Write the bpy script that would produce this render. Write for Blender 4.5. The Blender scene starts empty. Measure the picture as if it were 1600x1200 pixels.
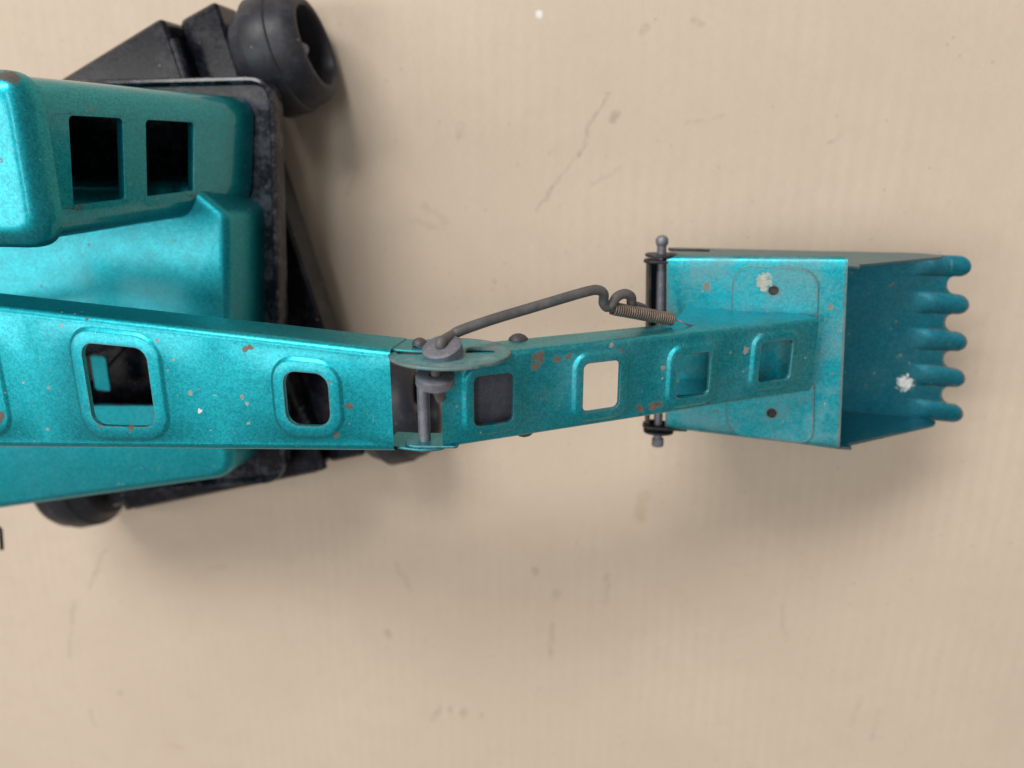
import bpy, math, random
from mathutils import Vector, Matrix
random.seed(7)
sc = bpy.context.scene
col = sc.collection
PI = math.pi

# ------------------------------------------------------------------ camera
F, H = 1200.0, 0.40            # focal length in photo pixels (1600 wide), lens height above the cardboard (m)
NADIR = (985, 245)             # photo pixel straight below the lens
n = Vector(((NADIR[0]-800)/F, (600-NADIR[1])/F, -1)).normalized()
zw = -n
xw = (Vector((1, 0, 0)) - n*n.x).normalized()
yw = zw.cross(xw)
RM = Matrix((xw, yw, zw))      # camera axes -> world
CAM = Vector((0, 0, H))
cd = bpy.data.cameras.new('camera')
cam = bpy.data.objects.new('camera', cd); col.objects.link(cam)
cam.matrix_world = Matrix.Translation(CAM) @ RM.to_4x4()
cd.sensor_width = 36; cd.lens = 36*F/1600
cd.clip_start = 0.01; cd.clip_end = 50
cd.dof.use_dof = True; cd.dof.focus_distance = 0.265; cd.dof.aperture_fstop = 6.5
sc.camera = cam

# ------------------------------------------------------------------ world and lamps
W = bpy.data.worlds.new('World'); sc.world = W; W.use_nodes = True
bg = W.node_tree.nodes['Background']
bg.inputs[0].default_value = (1.0, 0.95, 0.88, 1); bg.inputs[1].default_value = 0.26
def area(name, loc, target, sx, sy, power, colr):
    l = bpy.data.lights.new(name, 'AREA'); l.shape = 'RECTANGLE'; l.size = sx; l.size_y = sy
    l.energy = power; l.color = colr
    o = bpy.data.objects.new(name, l); col.objects.link(o); o.location = loc
    o.rotation_euler = (Vector(target)-Vector(loc)).to_track_quat('-Z', 'Y').to_euler()
    return o
area('ceiling_light', (-0.95, 2.05, 2.15), (-0.05, -0.1, 0), 1.9, 0.85, 78, (1.0, 0.97, 0.93))
area('ceiling_light', (-1.95, -0.10, 2.45), (-0.05, -0.1, 0), 0.80, 2.3, 33, (1.0, 0.97, 0.93))
area('ceiling_light', (-0.10, 0.35, 2.4), (-0.05, -0.1, 0), 0.30, 1.2, 8, (0.97, 0.98, 1.0))
vs = sc.view_settings
vs.view_transform = 'Standard'; vs.look = 'None'; vs.exposure = 0.09; vs.gamma = 1.0
vs.use_curve_mapping = False
sc.cycles.max_bounces = 6; sc.cycles.diffuse_bounces = 3; sc.cycles.glossy_bounces = 4
sc.render.resolution_x = 1024; sc.render.resolution_y = 768

# ------------------------------------------------------------------ helpers: pixels of the photograph -> world
def ray(px, py): return RM @ Vector(((px-800)/F, (600-py)/F, -1))
def at(px, py, z):
    d = ray(px, py); return CAM + d*((z-H)/d.z)
def atd(px, py, t): return CAM + ray(px, py)*t
def onp(px, py, P, N):
    d = ray(px, py); return CAM + d*((Vector(P)-CAM).dot(N)/d.dot(N))

# ------------------------------------------------------------------ materials
class NT:
    def __init__(s, name):
        s.m = bpy.data.materials.new(name); s.m.use_nodes = True
        s.t = s.m.node_tree; s.t.nodes.clear()
        s.out = s.t.nodes.new('ShaderNodeOutputMaterial')
        s.b = s.t.nodes.new('ShaderNodeBsdfPrincipled'); s.l(s.b.outputs[0], s.out.inputs[0])
        s.geo = s.t.nodes.new('ShaderNodeNewGeometry'); s.pos = s.geo.outputs['Position']
    def l(s, a, b): s.t.links.new(a, b)
    def put(s, sock, v):
        if hasattr(v, 'is_linked') or isinstance(v, bpy.types.NodeSocket): s.l(v, sock)
        else: sock.default_value = v
    def math(s, op, a, b=0.0, c=None, clamp=False):
        n = s.t.nodes.new('ShaderNodeMath'); n.operation = op; n.use_clamp = clamp
        s.put(n.inputs[0], a); s.put(n.inputs[1], b)
        if c is not None: s.put(n.inputs[2], c)
        return n.outputs[0]
    def vmath(s, op, a, b=None, sc=None):
        n = s.t.nodes.new('ShaderNodeVectorMath'); n.operation = op
        s.put(n.inputs[0], a)
        if b is not None: s.put(n.inputs[1], b)
        if sc is not None: s.put(n.inputs['Scale'], sc)
        return n.outputs['Value'] if op in ('DOT_PRODUCT', 'LENGTH', 'DISTANCE') else n.outputs[0]
    def noise(s, scale, detail=3, rough=0.55, vec=None, col=False, dist=0.0):
        n = s.t.nodes.new('ShaderNodeTexNoise')
        s.put(n.inputs['Vector'], vec if vec is not None else s.pos)
        n.inputs['Scale'].default_value = scale; n.inputs['Detail'].default_value = detail
        n.inputs['Roughness'].default_value = rough; n.inputs['Distortion'].default_value = dist
        return n.outputs['Color'] if col else n.outputs['Fac']
    def vor(s, scale, vec=None, rnd=1.0):
        n = s.t.nodes.new('ShaderNodeTexVoronoi'); n.inputs['Scale'].default_value = scale
        n.inputs['Randomness'].default_value = rnd
        s.put(n.inputs['Vector'], vec if vec is not None else s.pos)
        return n.outputs['Distance'], n.outputs['Color']
    def ramp(s, v, a, b, lo=0.0, hi=1.0):
        n = s.t.nodes.new('ShaderNodeMapRange'); n.interpolation_type = 'SMOOTHSTEP'
        s.put(n.inputs[0], v); s.put(n.inputs[1], a); s.put(n.inputs[2], b)
        s.put(n.inputs[3], lo); s.put(n.inputs[4], hi)
        return n.outputs[0]
    def mix(s, fac, a, b, mode='MIX'):
        n = s.t.nodes.new('ShaderNodeMix'); n.data_type = 'RGBA'; n.blend_type = mode
        s.put(n.inputs[0], fac); s.put(n.inputs[6], a); s.put(n.inputs[7], b)
        return n.outputs[2]
    def sep(s, v):
        n = s.t.nodes.new('ShaderNodeSeparateXYZ'); s.put(n.inputs[0], v); return n.outputs
    def bump(s, h, strength, dist, normal=None):
        n = s.t.nodes.new('ShaderNodeBump'); n.inputs['Strength'].default_value = strength
        n.inputs['Distance'].default_value = dist; s.put(n.inputs['Height'], h)
        if normal is not None: s.l(normal, n.inputs['Normal'])
        return n.outputs[0]
    def edge(s, radius):
        n = s.t.nodes.new('ShaderNodeBevel'); n.samples = 4; n.inputs[0].default_value = radius
        return s.math('SUBTRACT', 1.0, s.vmath('DOT_PRODUCT', n.outputs[0], s.geo.outputs['Normal']))
    def blob(s, c, r, soft, wob=None, k=0.0):
        p = s.pos
        d = s.vmath('DISTANCE', p, tuple(c))
        if wob is not None: d = s.math('MULTIPLY_ADD', wob, k, d)
        return s.ramp(d, r, r-soft)
    def seg(s, a, b, w, soft):                       # soft line from a to b on the ground
        a = Vector(a); b = Vector(b); ab = b-a
        pa = s.vmath('SUBTRACT', s.pos, tuple(a))
        h = s.math('DIVIDE', s.vmath('DOT_PRODUCT', pa, tuple(ab)), ab.length_squared, clamp=True)
        q = s.vmath('SUBTRACT', pa, s.vmath('SCALE', tuple(ab), sc=h))
        return s.ramp(s.vmath('LENGTH', q), w+soft, w)
    def set(s, **k):
        for a, v in k.items():
            nm = {'color': 'Base Color', 'metal': 'Metallic', 'rough': 'Roughness', 'normal': 'Normal', 'coat': 'Coat Weight',
                  'coatr': 'Coat Roughness', 'spec': 'Specular IOR Level'}[a]
            s.put(s.b.inputs[nm], v)
        return s.m

def teal_paint(name, dust=0.0, er=0.0013, ct=0.28, ctr=0.2, wear=0.5, rust=0.5, stains=(), base=(0.003, 0.35, 0.43, 1)):
    s = NT(name)
    big = s.noise(28, 4); fine = s.noise(420, 4, 0.65); mid = s.noise(130, 4, 0.6)
    d, c = s.vor(1500)
    fl = s.sep(c)
    dark = tuple(v*0.72 for v in base[:3])+(1,)
    lite = (base[0]+0.01, base[1]*1.22, base[2]*1.18, 1)
    colr = s.mix(s.math('MULTIPLY', fl[0], 0.75), dark, lite)
    colr = s.mix(s.ramp(big, 0.35, 0.7, 0, 0.10), colr, (0.0, base[1]*0.8, base[2]*0.95, 1))
    rough = s.ramp(mid, 0.3, 0.75, 0.40, 0.45)
    metal = 0.88
    # dust film
    df = s.math('MULTIPLY', s.ramp(s.math('ADD', s.noise(60, 5, 0.65), s.math('MULTIPLY', fine, 0.35)), 0.52, 0.90), dust, clamp=True)
    colr = s.mix(df, colr, (0.30, 0.34, 0.33, 1))
    met = s.math('SUBTRACT', metal, s.math('MULTIPLY', df, 0.5), clamp=True)
    rough = s.math('ADD', rough, s.math('MULTIPLY', df, 0.5), clamp=True)
    # hairline scratches
    sv = s.vmath('MULTIPLY', s.pos, (900, 120, 300)); sv2 = s.vmath('MULTIPLY', s.pos, (110, 1000, 420))
    scr = s.math('MULTIPLY', s.ramp(s.noise(1, 2, vec=sv), 0.70, 0.76), s.ramp(s.noise(33, 2), 0.5, 0.62))
    scr2 = s.math('MULTIPLY', s.ramp(s.noise(1, 2, vec=sv2), 0.71, 0.77), s.ramp(s.noise(41, 2), 0.52, 0.64))
    scr = s.math('MAXIMUM', scr, scr2)
    colr = s.mix(s.math('MULTIPLY', scr, 0.38), colr, (0.45, 0.50, 0.48, 1))
    # small specks of other paint and grit
    wv = s.vmath('ADD', s.pos, s.vmath('SCALE', s.noise(600, 2, col=True), sc=0.0014))
    d2, c2 = s.vor(118, wv); q = s.sep(c2)
    spk = s.math('MULTIPLY', s.math('GREATER_THAN', q[0], 0.70), s.ramp(d2, s.math('MULTIPLY_ADD', q[1], 0.095, 0.025), s.math('MULTIPLY', q[1], 0.05)))
    d3, c3 = s.vor(330, wv); q3 = s.sep(c3)
    spk = s.math('MAXIMUM', spk, s.math('MULTIPLY', s.math('GREATER_THAN', q3[1], 0.90), s.ramp(d3, 0.17, 0.08)))
    colr = s.mix(s.math('MULTIPLY', spk, 0.85), colr, s.mix(q[2], (0.36, 0.34, 0.28, 1), (0.20, 0.14, 0.10, 1)))
    # rust chips: sparse patches, more along worn edges
    ch = s.noise(95, 6, 0.72); ch2 = s.noise(19, 2)
    thr = s.math('SUBTRACT', 0.80 - 0.10*rust, s.math('MULTIPLY', ch2, 0.10*rust))
    chip = s.ramp(ch, thr, s.math('ADD', thr, 0.02))
    ed = s.ramp(s.edge(er), 0.10, 0.20)
    ed = s.math('MULTIPLY', ed, s.ramp(s.math('ADD', s.noise(75, 4, 0.7), s.math('MULTIPLY', s.noise(380, 3, 0.7), 0.5)), 0.96-0.40*wear, 1.03-0.38*wear))
    chip = s.math('MAXIMUM', chip, ed)
    rc = s.mix(s.noise(700, 3), (0.045, 0.026, 0.018, 1), (0.26, 0.15, 0.09, 1))
    colr = s.mix(chip, colr, rc)
    rag = s.math('ADD', s.math('MULTIPLY', s.noise(330, 2, 0.6), 0.6), s.math('MULTIPLY', s.noise(1100, 3, 0.7), 0.4)) if stains else None
    for (c0, r, soft, cc) in stains:
        bl = s.blob(c0, r*1.5, soft, rag, r*1.9)
        colr = s.mix(s.math('MULTIPLY', bl, 0.9), colr, s.mix(s.ramp(fine, 0.35, 0.65, 0, 0.6), cc, tuple(v*0.45 for v in cc[:3])+(1,)))
        met = s.math('MULTIPLY', met, s.math('SUBTRACT', 1.0, bl))
        rough = s.math('MAXIMUM', rough, s.math('MULTIPLY', bl, 0.7))
    gone = s.math('MAXIMUM', chip, s.math('MULTIPLY', spk, 0.85))
    met = s.math('MULTIPLY', met, s.math('SUBTRACT', 1.0, gone))
    rough = s.math('MAXIMUM', rough, s.math('MULTIPLY', gone, 0.8))
    hgt = s.math('SUBTRACT', s.math('MULTIPLY', s.noise(1500, 2), 0.35), s.math('MULTIPLY', gone, 1.0))
    nrm = s.bump(hgt, 0.32, 0.00018, s.bump(s.noise(45, 2), 0.10, 0.0006))
    coat = s.math('MULTIPLY', s.math('SUBTRACT', 1.0, s.math('MAXIMUM', gone, df)), ct)
    return s.set(color=colr, metal=met, rough=rough, normal=nrm, coat=coat, coatr=ctr)

def black_plastic(name, base=(0.010, 0.011, 0.016, 1), scuff=0.5, r0=0.22, brown=0.0):
    s = NT(name)
    a = s.noise(90, 5, 0.7); b = s.noise(520, 4, 0.7)
    dst = s.math('MULTIPLY', s.ramp(s.math('ADD', a, s.math('MULTIPLY', b, 0.4)), 0.66, 0.86), scuff)
    colr = s.mix(dst, base, (0.16, 0.165, 0.20, 1))
    sv = s.vmath('MULTIPLY', s.pos, (140, 900, 300))
    scr = s.math('MULTIPLY', s.ramp(s.noise(1, 2, vec=sv), 0.70, 0.78), scuff)
    colr = s.mix(s.math('MULTIPLY', scr, 0.5), colr, (0.32, 0.32, 0.36, 1))
    d2, c2 = s.vor(210); q = s.sep(c2)
    spk = s.math('MULTIPLY', s.math('GREATER_THAN', q[0], 0.88), s.ramp(d2, 0.16, 0.07))
    colr = s.mix(s.math('MULTIPLY', spk, 0.5), colr, (0.30, 0.24, 0.19, 1))
    colr = s.mix(s.math('MULTIPLY', s.ramp(s.noise(70, 4), 0.4, 0.7), brown), colr, (0.10, 0.075, 0.055, 1))
    rough = s.math('MULTIPLY_ADD', s.math('MAXIMUM', dst, b), 0.35, r0, clamp=True)
    return s.set(color=colr, rough=rough, spec=0.3, normal=s.bump(b, 0.10, 0.0003))

def bare_metal(name, base=(0.15, 0.157, 0.185, 1), rust=0.18, metal=0.6, r0=0.48):
    s = NT(name)
    a = s.noise(240, 5, 0.7); b = s.noise(1100, 3, 0.7)
    colr = s.mix(s.math('MULTIPLY_ADD', s.ramp(s.noise(170, 4, 0.65), 0.35, 0.68), 0.6, s.math('MULTIPLY', s.ramp(b, 0.35, 0.7), 0.4)), base, tuple(v*1.75 for v in base[:3])+(1,))
    ru = s.math('MULTIPLY', s.ramp(a, 0.48, 0.62), rust)
    colr = s.mix(ru, colr, (0.12, 0.068, 0.042, 1))
    met = s.math('MULTIPLY', s.math('SUBTRACT', 1.0, ru), metal)
    rough = s.math('MULTIPLY_ADD', a, 0.35, r0-0.1, clamp=True)
    return s.set(color=colr, metal=met, rough=rough, normal=s.bump(s.math('ADD', a, b), 0.35, 0.0003))

def cardboard():
    s = NT('kraft_cardboard')
    # gentle warp of the flute lines
    xr = s.vmath('ADD', s.vmath('MULTIPLY', s.pos, (1, 0.10, 0)), s.vmath('SCALE', s.noise(9, 2, col=True), sc=0.004))
    wv = s.t.nodes.new('ShaderNodeTexWave'); wv.wave_type = 'BANDS'; wv.bands_direction = 'X'
    wv.inputs['Scale'].default_value = 1/0.0078/3.1831*1.0; wv.inputs['Distortion'].default_value = 0.8
    wv.inputs['Detail'].default_value = 2; s.l(xr, wv.inputs['Vector'])
    flute = s.math('MULTIPLY', wv.outputs['Fac'], s.ramp(s.noise(14, 3), 0.3, 0.7))
    fib = s.noise(1, 4, 0.7, vec=s.vmath('MULTIPLY', s.pos, (900, 210, 1)))
    fib2 = s.noise(1, 4, 0.7, vec=s.vmath('MULTIPLY', s.pos, (300, 900, 1)))
    bigv = s.noise(7, 3); mott = s.noise(65, 5, 0.6)
    colr = s.mix(s.ramp(bigv, 0.3, 0.7), (0.545, 0.447, 0.355, 1), (0.585, 0.484, 0.386, 1))
    colr = s.mix(s.math('MULTIPLY', s.ramp(fib, 0.35, 0.7), 0.24), colr, (0.47, 0.375, 0.285, 1))
    colr = s.mix(s.math('MULTIPLY', s.ramp(fib2, 0.45, 0.75), 0.10), colr, (0.74, 0.64, 0.53, 1))
    colr = s.mix(s.math('MULTIPLY', s.ramp(mott, 0.42, 0.72), 0.26), colr, (0.50, 0.405, 0.32, 1))
    colr = s.mix(s.math('MULTIPLY', flute, 0.05), colr, (0.42, 0.34, 0.27, 1))
    # scattered dirt
    wob = s.noise(160, 3, col=True)
    p2 = s.vmath('ADD', s.pos, s.vmath('SCALE', wob, sc=0.012))
    d2, c2 = s.vor(34, s.vmath('MULTIPLY', p2, (1, 0.6, 1))); q = s.sep(c2)
    dirt = s.math('MULTIPLY', s.math('GREATER_THAN', q[0], 0.84), s.ramp(d2, s.math('MULTIPLY', q[1], 0.11), 0.0))
    colr = s.mix(s.math('MULTIPLY', dirt, 0.45), colr, (0.22, 0.18, 0.14, 1))
    d4, c4 = s.vor(150, s.pos); q4 = s.sep(c4)
    colr = s.mix(s.math('MULTIPLY', s.math('MULTIPLY', s.math('GREATER_THAN', q4[2], 0.95), s.ramp(d4, 0.14, 0.03)), 0.4), colr, (0.25, 0.20, 0.16, 1))
    # scuffs, a crease and stains that lie where the photograph shows them
    sw = s.vmath('SUBTRACT', s.vmath('SCALE', s.noise(120, 4, 0.6, col=True), sc=0.008), (0.004, 0.004, 0.004))
    pos0 = s.pos; s.pos = s.vmath('ADD', s.vmath('MULTIPLY', s.pos, (1, 1, 0)), s.vmath('MULTIPLY', sw, (1, 1, 0)))
    ln = s.noise(190, 3, 0.7)
    marks = [((953, 146), (930, 178), .0004, .55), ((930, 178), (905, 240), .0004, .5), ((905, 240), (862, 292), .0003, .4), ((862, 292), (838, 330), .0004, .5),
             ((965, 176), (957, 186), .0009, .6), ((1135, 176), (1070, 195), .0003, .28), ((1312, 212), (1296, 224), .0003, .4),
             ((968, 260), (925, 290), .0003, .3), ((1010, 45), (1005, 52), .0008, .45), ((1085, 30), (1098, 38), .0008, .4),
             ((722, 200), (718, 212), .0011, .4), ((1006, 775), (1000, 806), .0016, .5), ((166, 855), (140, 920), .0006, .4), ((115, 940), (108, 1025), .0006, .35),
             ((328, 888), (352, 886), .0006, .4), ((688, 1102), (676, 1125), .0007, .45), ((705, 1108), (703, 1113), .0008, .45), ((728, 1110), (723, 1117), .0009, .5),
             ((752, 1114), (750, 1122), .0008, .4), ((863, 975), (858, 1022), .0008, .4), ((607, 990), (609, 994), .001, .6), ((834, 890), (836, 893), .001, .55),
             ((950, 900), (948, 945), .0007, .3), ((622, 885), (640, 920), .001, .28), ((870, 925), (868, 935), .001, .35), ((1220, 945), (1228, 1000), .0005, .25),
             ((1345, 1090), (1330, 1135), .0007, .22), ((1374, 1110), (1362, 1155), .0007, .22), ((265, 1165), (285, 1167), .0007, .35), ((140, 1110), (150, 1135), .001, .28),
             ((660, 320), (700, 345), .0007, .25), ((640, 345), (690, 355), .0006, .25), ((560, 260), (545, 300), .0008, .25)]
    for a, b, w, k in marks:
        m = s.seg(at(*a, 0), at(*b, 0), w, w*1.6+.0004)
        m = s.math('MULTIPLY', m, s.ramp(ln, 0.30, 0.62, 0.12*k, k*0.62))
        cc = (0.36, 0.24, 0.12, 1) if a == (1006, 775) else ((0.38, 0.20, 0.13, 1) if a in ((328, 888), (265, 1165)) else (0.20, 0.165, 0.13, 1))
        colr = s.mix(m, colr, cc)
    colr = s.mix(s.seg(at(838, 22, 0), at(843, 23, 0), .0005, .0013), colr, (0.74, 0.71, 0.70, 1))
    hgt = s.math('ADD', s.math('MULTIPLY', flute, 0.5), s.math('ADD', s.math('MULTIPLY', fib, 0.16), s.math('MULTIPLY', mott, 0.35)))
    return s.set(color=colr, rough=0.82, spec=0.25, normal=s.bump(hgt, 0.24, 0.0008))

WHITE = (0.75, 0.75, 0.73, 1); TAN = (0.30, 0.22, 0.16, 1); RUST = (0.10, 0.05, 0.035, 1)
M = {}
M['card'] = cardboard()
E0 = atd(650, 628, .25); R0 = atd(0, 590, .28); S0 = atd(1275, 555, .294)
NB = Vector((-(E0.z-R0.z), 0, E0.x-R0.x)).normalized()
def onboom(px, py): return onp(px, py, R0, NB)
GREY = (0.33, 0.31, 0.27, 1); CHIP = (0.13, 0.07, 0.035, 1)
M['boom'] = teal_paint('turquoise_paint', wear=0.85, rust=0.55, stains=[(onboom(px, py), r_, .0003, c_) for px, py, r_, c_ in (
    (2, 648, .0046, CHIP), (120, 526, .0020, CHIP), (135, 497, .0018, CHIP), (383, 546, .0022, CHIP), (392, 543, .0020, CHIP), (545, 635, .0026, CHIP), (207, 667, .0026, CHIP), (157, 666, .0022, CHIP),
    (213, 549, .0022, CHIP), (297, 614, .0018, GREY), (312, 642, .0017, WHITE), (378, 620, .0016, GREY), (386, 631, .0016, GREY), (76, 606, .0014, GREY), (96, 508, .0014, GREY), (245, 532, .0014, GREY),
    (271, 562, .0014, GREY), (525, 679, .0020, CHIP), (516, 640, .0018, CHIP), (458, 503, .0016, CHIP), (74, 671, .0016, GREY), (388, 661, .0014, GREY))])
M['hood'] = teal_paint('turquoise_paint_hood', wear=0.3, rust=0.2, dust=0.04)
M['cab'] = teal_paint('turquoise_paint_cab', ct=0.95, ctr=0.07, wear=0.35, rust=0.35, stains=[(at(12, 116, .1625), .0075, .0008, RUST), (at(199, 262, .119), .0034, .0005, CHIP), (at(201, 282, .119), .0030, .0005, CHIP), (at(307, 246, .088), .0036, .0005, CHIP), (at(318, 278, .085), .0026, .0004, CHIP), (at(62, 316, .158), .0030, .0004, RUST), (at(58, 325, .158), .0028, .0004, RUST), (at(170, 122, .128), .0014, .0003, CHIP)])
E0 = atd(650, 628, .25); R0 = atd(0, 590, .28); S0 = atd(1275, 555, .294)
NS = Vector((-(S0.z-E0.z), 0, S0.x-E0.x)).normalized()
def onarm(px, py): return onp(px, py, E0, NS)
M['stick'] = teal_paint('turquoise_paint_arm', wear=0.75, rust=0.75, dust=0.14, stains=[
    (onarm(842, 558), .0042, .0006, CHIP), (onarm(836, 573), .0030, .0005, CHIP), (onarm(846, 551), .0026, .0005, CHIP), (onarm(870, 562), .0024, .0004, CHIP), (onarm(888, 558), .0022, .0004, CHIP), (onarm(967, 550), .0026, .0005, CHIP),
    (onarm(1000, 638), .0032, .0005, CHIP), (onarm(1020, 634), .0034, .0005, CHIP), (onarm(1032, 632), .0028, .0005, CHIP), (onarm(1037, 575), .0020, .0004, TAN), (onarm(1166, 547), .0028, .0005, TAN), (onarm(955, 540), .0018, .0004, TAN)])
M['roof'] = teal_paint('turquoise_paint_roof', ct=0.35, ctr=0.12, wear=0.5, rust=0.45, stains=[(at(12, 116, .1625), .0075, .0008, RUST), (at(62, 316, .158), .0034, .0004, RUST), (at(56, 326, .158), .0030, .0004, RUST), (at(6, 250, .165), .0022, .0004, RUST)])
M['cam'] = teal_paint('turquoise_paint_cam', er=0.0028, wear=1.0, rust=0.9, dust=0.85)
M['bucket'] = teal_paint('turquoise_paint_bucket', er=0.0026, wear=0.9, rust=0.65, dust=0.34, stains=[(at(1194, 440, .0865), .0062, .0006, (0.52, 0.45, 0.37, 1)), (at(1103, 447, .082), .0040, .0006, TAN), (at(1297, 481, .091), .0030, .0006, TAN), (at(1300, 580, .091), .0026, .0006, TAN)])
M['scoop'] = teal_paint('turquoise_paint_scoop_shaded', er=0.0022, wear=0.8, rust=0.6, dust=0.06, base=(0.002, 0.17, 0.235, 1), stains=[  # base darker than the other panels: the interior's shade put into the colour
    (at(1413, 598, .041), .0068, .0006, WHITE), (at(1394, 444, .041), .0032, .0006, TAN), (at(1404, 555, .041), .0028, .0006, TAN), (at(1504, 470, .048), .0020, .0003, WHITE)])
M['tray'] = black_plastic('glossy_black_plastic', (0.006, 0.007, 0.012, 1), 0.36, 0.02)
M['chassis'] = black_plastic('black_plastic', (0.004, 0.005, 0.010, 1), 0.12, 0.03, 0.05)
M['rubber'] = black_plastic('worn_black_rubber', (0.018, 0.020, 0.028, 1), 0.12, 0.26, 0.12)
M['metal'] = bare_metal('dull_zinc')
M['rod'] = bare_metal('grey_weathered_steel', (0.085, 0.085, 0.088, 1), 0.30, 0.35, 0.58)
M['spring'] = bare_metal('brown_spring_steel', (0.15, 0.12, 0.10, 1), 0.7, 0.55, 0.5)
M['inner'] = bare_metal('dusty_grey_plate', (0.085, 0.085, 0.11, 1), 0.1, 0.3, 0.7)
M['blacksteel'] = bare_metal('black_oxide_steel', (0.016, 0.017, 0.022, 1), 0.3, 0.4, 0.4)
M['bolt'] = bare_metal('blued_steel_rivet', (0.06, 0.06, 0.075, 1), 0.45, 0.5, 0.45)

# ------------------------------------------------------------------ mesh helpers
def link(name, me, mat, parent=None, label=None):
    o = bpy.data.objects.new(name, me); col.objects.link(o)
    me.materials.clear(); me.materials.append(M[mat])
    if parent is not None:
        o.parent = parent; o.matrix_parent_inverse = parent.matrix_world.inverted()
    if label: o['label'] = label
    return o
def shade(me, ang=35):
    me.validate(); me.update()
    me.polygons.foreach_set('use_smooth', [True]*len(me.polygons))
    me.set_sharp_from_angle(angle=math.radians(ang))
def mesh(name, V, Fc, mat, parent=None, ang=35, thick=None, off=-1, label=None, recalc=False, bev=None):
    me = bpy.data.meshes.new(name); me.from_pydata([tuple(v) for v in V], [], Fc); me.update()
    if recalc:
        import bmesh
        bm = bmesh.new(); bm.from_mesh(me); bmesh.ops.remove_doubles(bm, verts=bm.verts, dist=1e-6)
        bmesh.ops.recalc_face_normals(bm, faces=bm.faces); bm.to_mesh(me); bm.free()
    shade(me, ang)
    o = link(name, me, mat, parent, label)
    if thick:
        md = o.modifiers.new('sheet', 'SOLIDIFY'); md.thickness = thick; md.offset = off; md.use_even_offset = False
        es = o.modifiers.new('split', 'EDGE_SPLIT'); es.split_angle = math.radians(38)
    if bev:
        b = o.modifiers.new('edge', 'BEVEL'); b.width = bev; b.segments = 2; b.limit_method = 'ANGLE'; b.angle_limit = math.radians(40)
    return o
def frame(axis):
    a = Vector(axis).normalized()
    u = a.cross(Vector((0, 0, 1)) if abs(a.z) < 0.9 else Vector((1, 0, 0))).normalized()
    return u, a.cross(u), a
def lathe(prof, c, axis, N=48):
    u, v, a = frame(axis); c = Vector(c); V = []; Fc = []
    for (t, r) in prof:
        for i in range(N):
            th = 2*PI*i/N; V.append(c + a*t + (u*math.cos(th)+v*math.sin(th))*r)
    for k in range(len(prof)-1):
        for i in range(N):
            j = (i+1) % N; Fc.append((k*N+i, k*N+j, (k+1)*N+j, (k+1)*N+i))
    Fc.append(tuple(reversed(range(N)))); Fc.append(tuple((len(prof)-1)*N+i for i in range(N)))
    return V, Fc
def smooth_path(P, k=6):
    P = [Vector(p) for p in P]; out = []
    Q = [P[0]*2-P[1]] + P + [P[-1]*2-P[-2]]
    for i in range(1, len(Q)-2):
        for j in range(k):
            t = j/k; a, b, c, d = Q[i-1], Q[i], Q[i+1], Q[i+2]
            out.append(0.5*((2*b)+(c-a)*t+(2*a-5*b+4*c-d)*t*t+(3*b-a-3*c+d)*t**3))
    out.append(P[-1]); return out
def tube(P, r, N=12, cap=True):
    P = [Vector(p) for p in P]; V = []; Fc = []; up = None
    for i, p in enumerate(P):
        t = (P[min(i+1, len(P)-1)]-P[max(i-1, 0)]).normalized()
        if up is None: up = frame(t)[0]
        up = (up - t*up.dot(t)).normalized(); w = t.cross(up)
        for k in range(N):
            a = 2*PI*k/N; V.append(p+(up*math.cos(a)+w*math.sin(a))*r)
    for i in range(len(P)-1):
        for k in range(N):
            j = (k+1) % N; Fc.append((i*N+k, i*N+j, (i+1)*N+j, (i+1)*N+k))
    if cap:
        Fc.append(tuple(reversed(range(N)))); Fc.append(tuple((len(P)-1)*N+k for k in range(N)))
    return V, Fc
def rrect(cx, cy, hx, hy, r, n=6):                    # rounded rectangle, 4*(n+1) points, counter-clockwise from lower right
    r = min(r, hx*.999, hy*.999); out = []
    for (sx, sy, a0) in ((1, -1, -PI/2), (1, 1, 0), (-1, 1, PI/2), (-1, -1, PI)):
        for i in range(n+1):
            a = a0+PI/2*i/n
            out.append((cx+sx*(hx-r)+r*math.cos(a), cy+sy*(hy-r)+r*math.sin(a)))
    return out
def rpoly(P, rad, n=7):                               # polygon (list of 2D) with rounded corners
    out = []; m = len(P)
    for i in range(m):
        p = Vector(P[i][:2]); a = (Vector(P[i-1][:2])-p); b = (Vector(P[(i+1) % m][:2])-p)
        r = rad[i] if isinstance(rad, (list, tuple)) else rad
        r = min(r, a.length*.49, b.length*.49)
        a.normalize(); b.normalize()
        for j in range(n+1):
            t = j/n; out.append((p+a*r*(1-t)**2+b*r*t**2))
    return out
def inset(P, d):
    m = len(P); out = []
    for i in range(m):
        e1 = (P[i]-P[i-1]); e2 = (P[(i+1) % m]-P[i])
        n1 = Vector((-e1.y, e1.x)); n2 = Vector((-e2.y, e2.x))
        if n1.length < 1e-9: n1 = n2.copy()
        nn = (n1.normalized()+n2.normalized())
        if nn.length < 1e-6: nn = n1
        nn.normalize(); out.append(P[i]+nn*d)
    return out
def loops(L, close_last=False, close_first=False):
    V = []; Fc = []; N = len(L[0])
    for l in L: V += [Vector(p) for p in l]
    for k in range(len(L)-1):
        for i in range(N):
            j = (i+1) % N; Fc.append((k*N+i, k*N+j, (k+1)*N+j, (k+1)*N+i))
    if close_last: Fc.append(tuple((len(L)-1)*N+i for i in range(N)))
    if close_first: Fc.append(tuple(reversed(range(N))))
    return V, Fc
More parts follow.
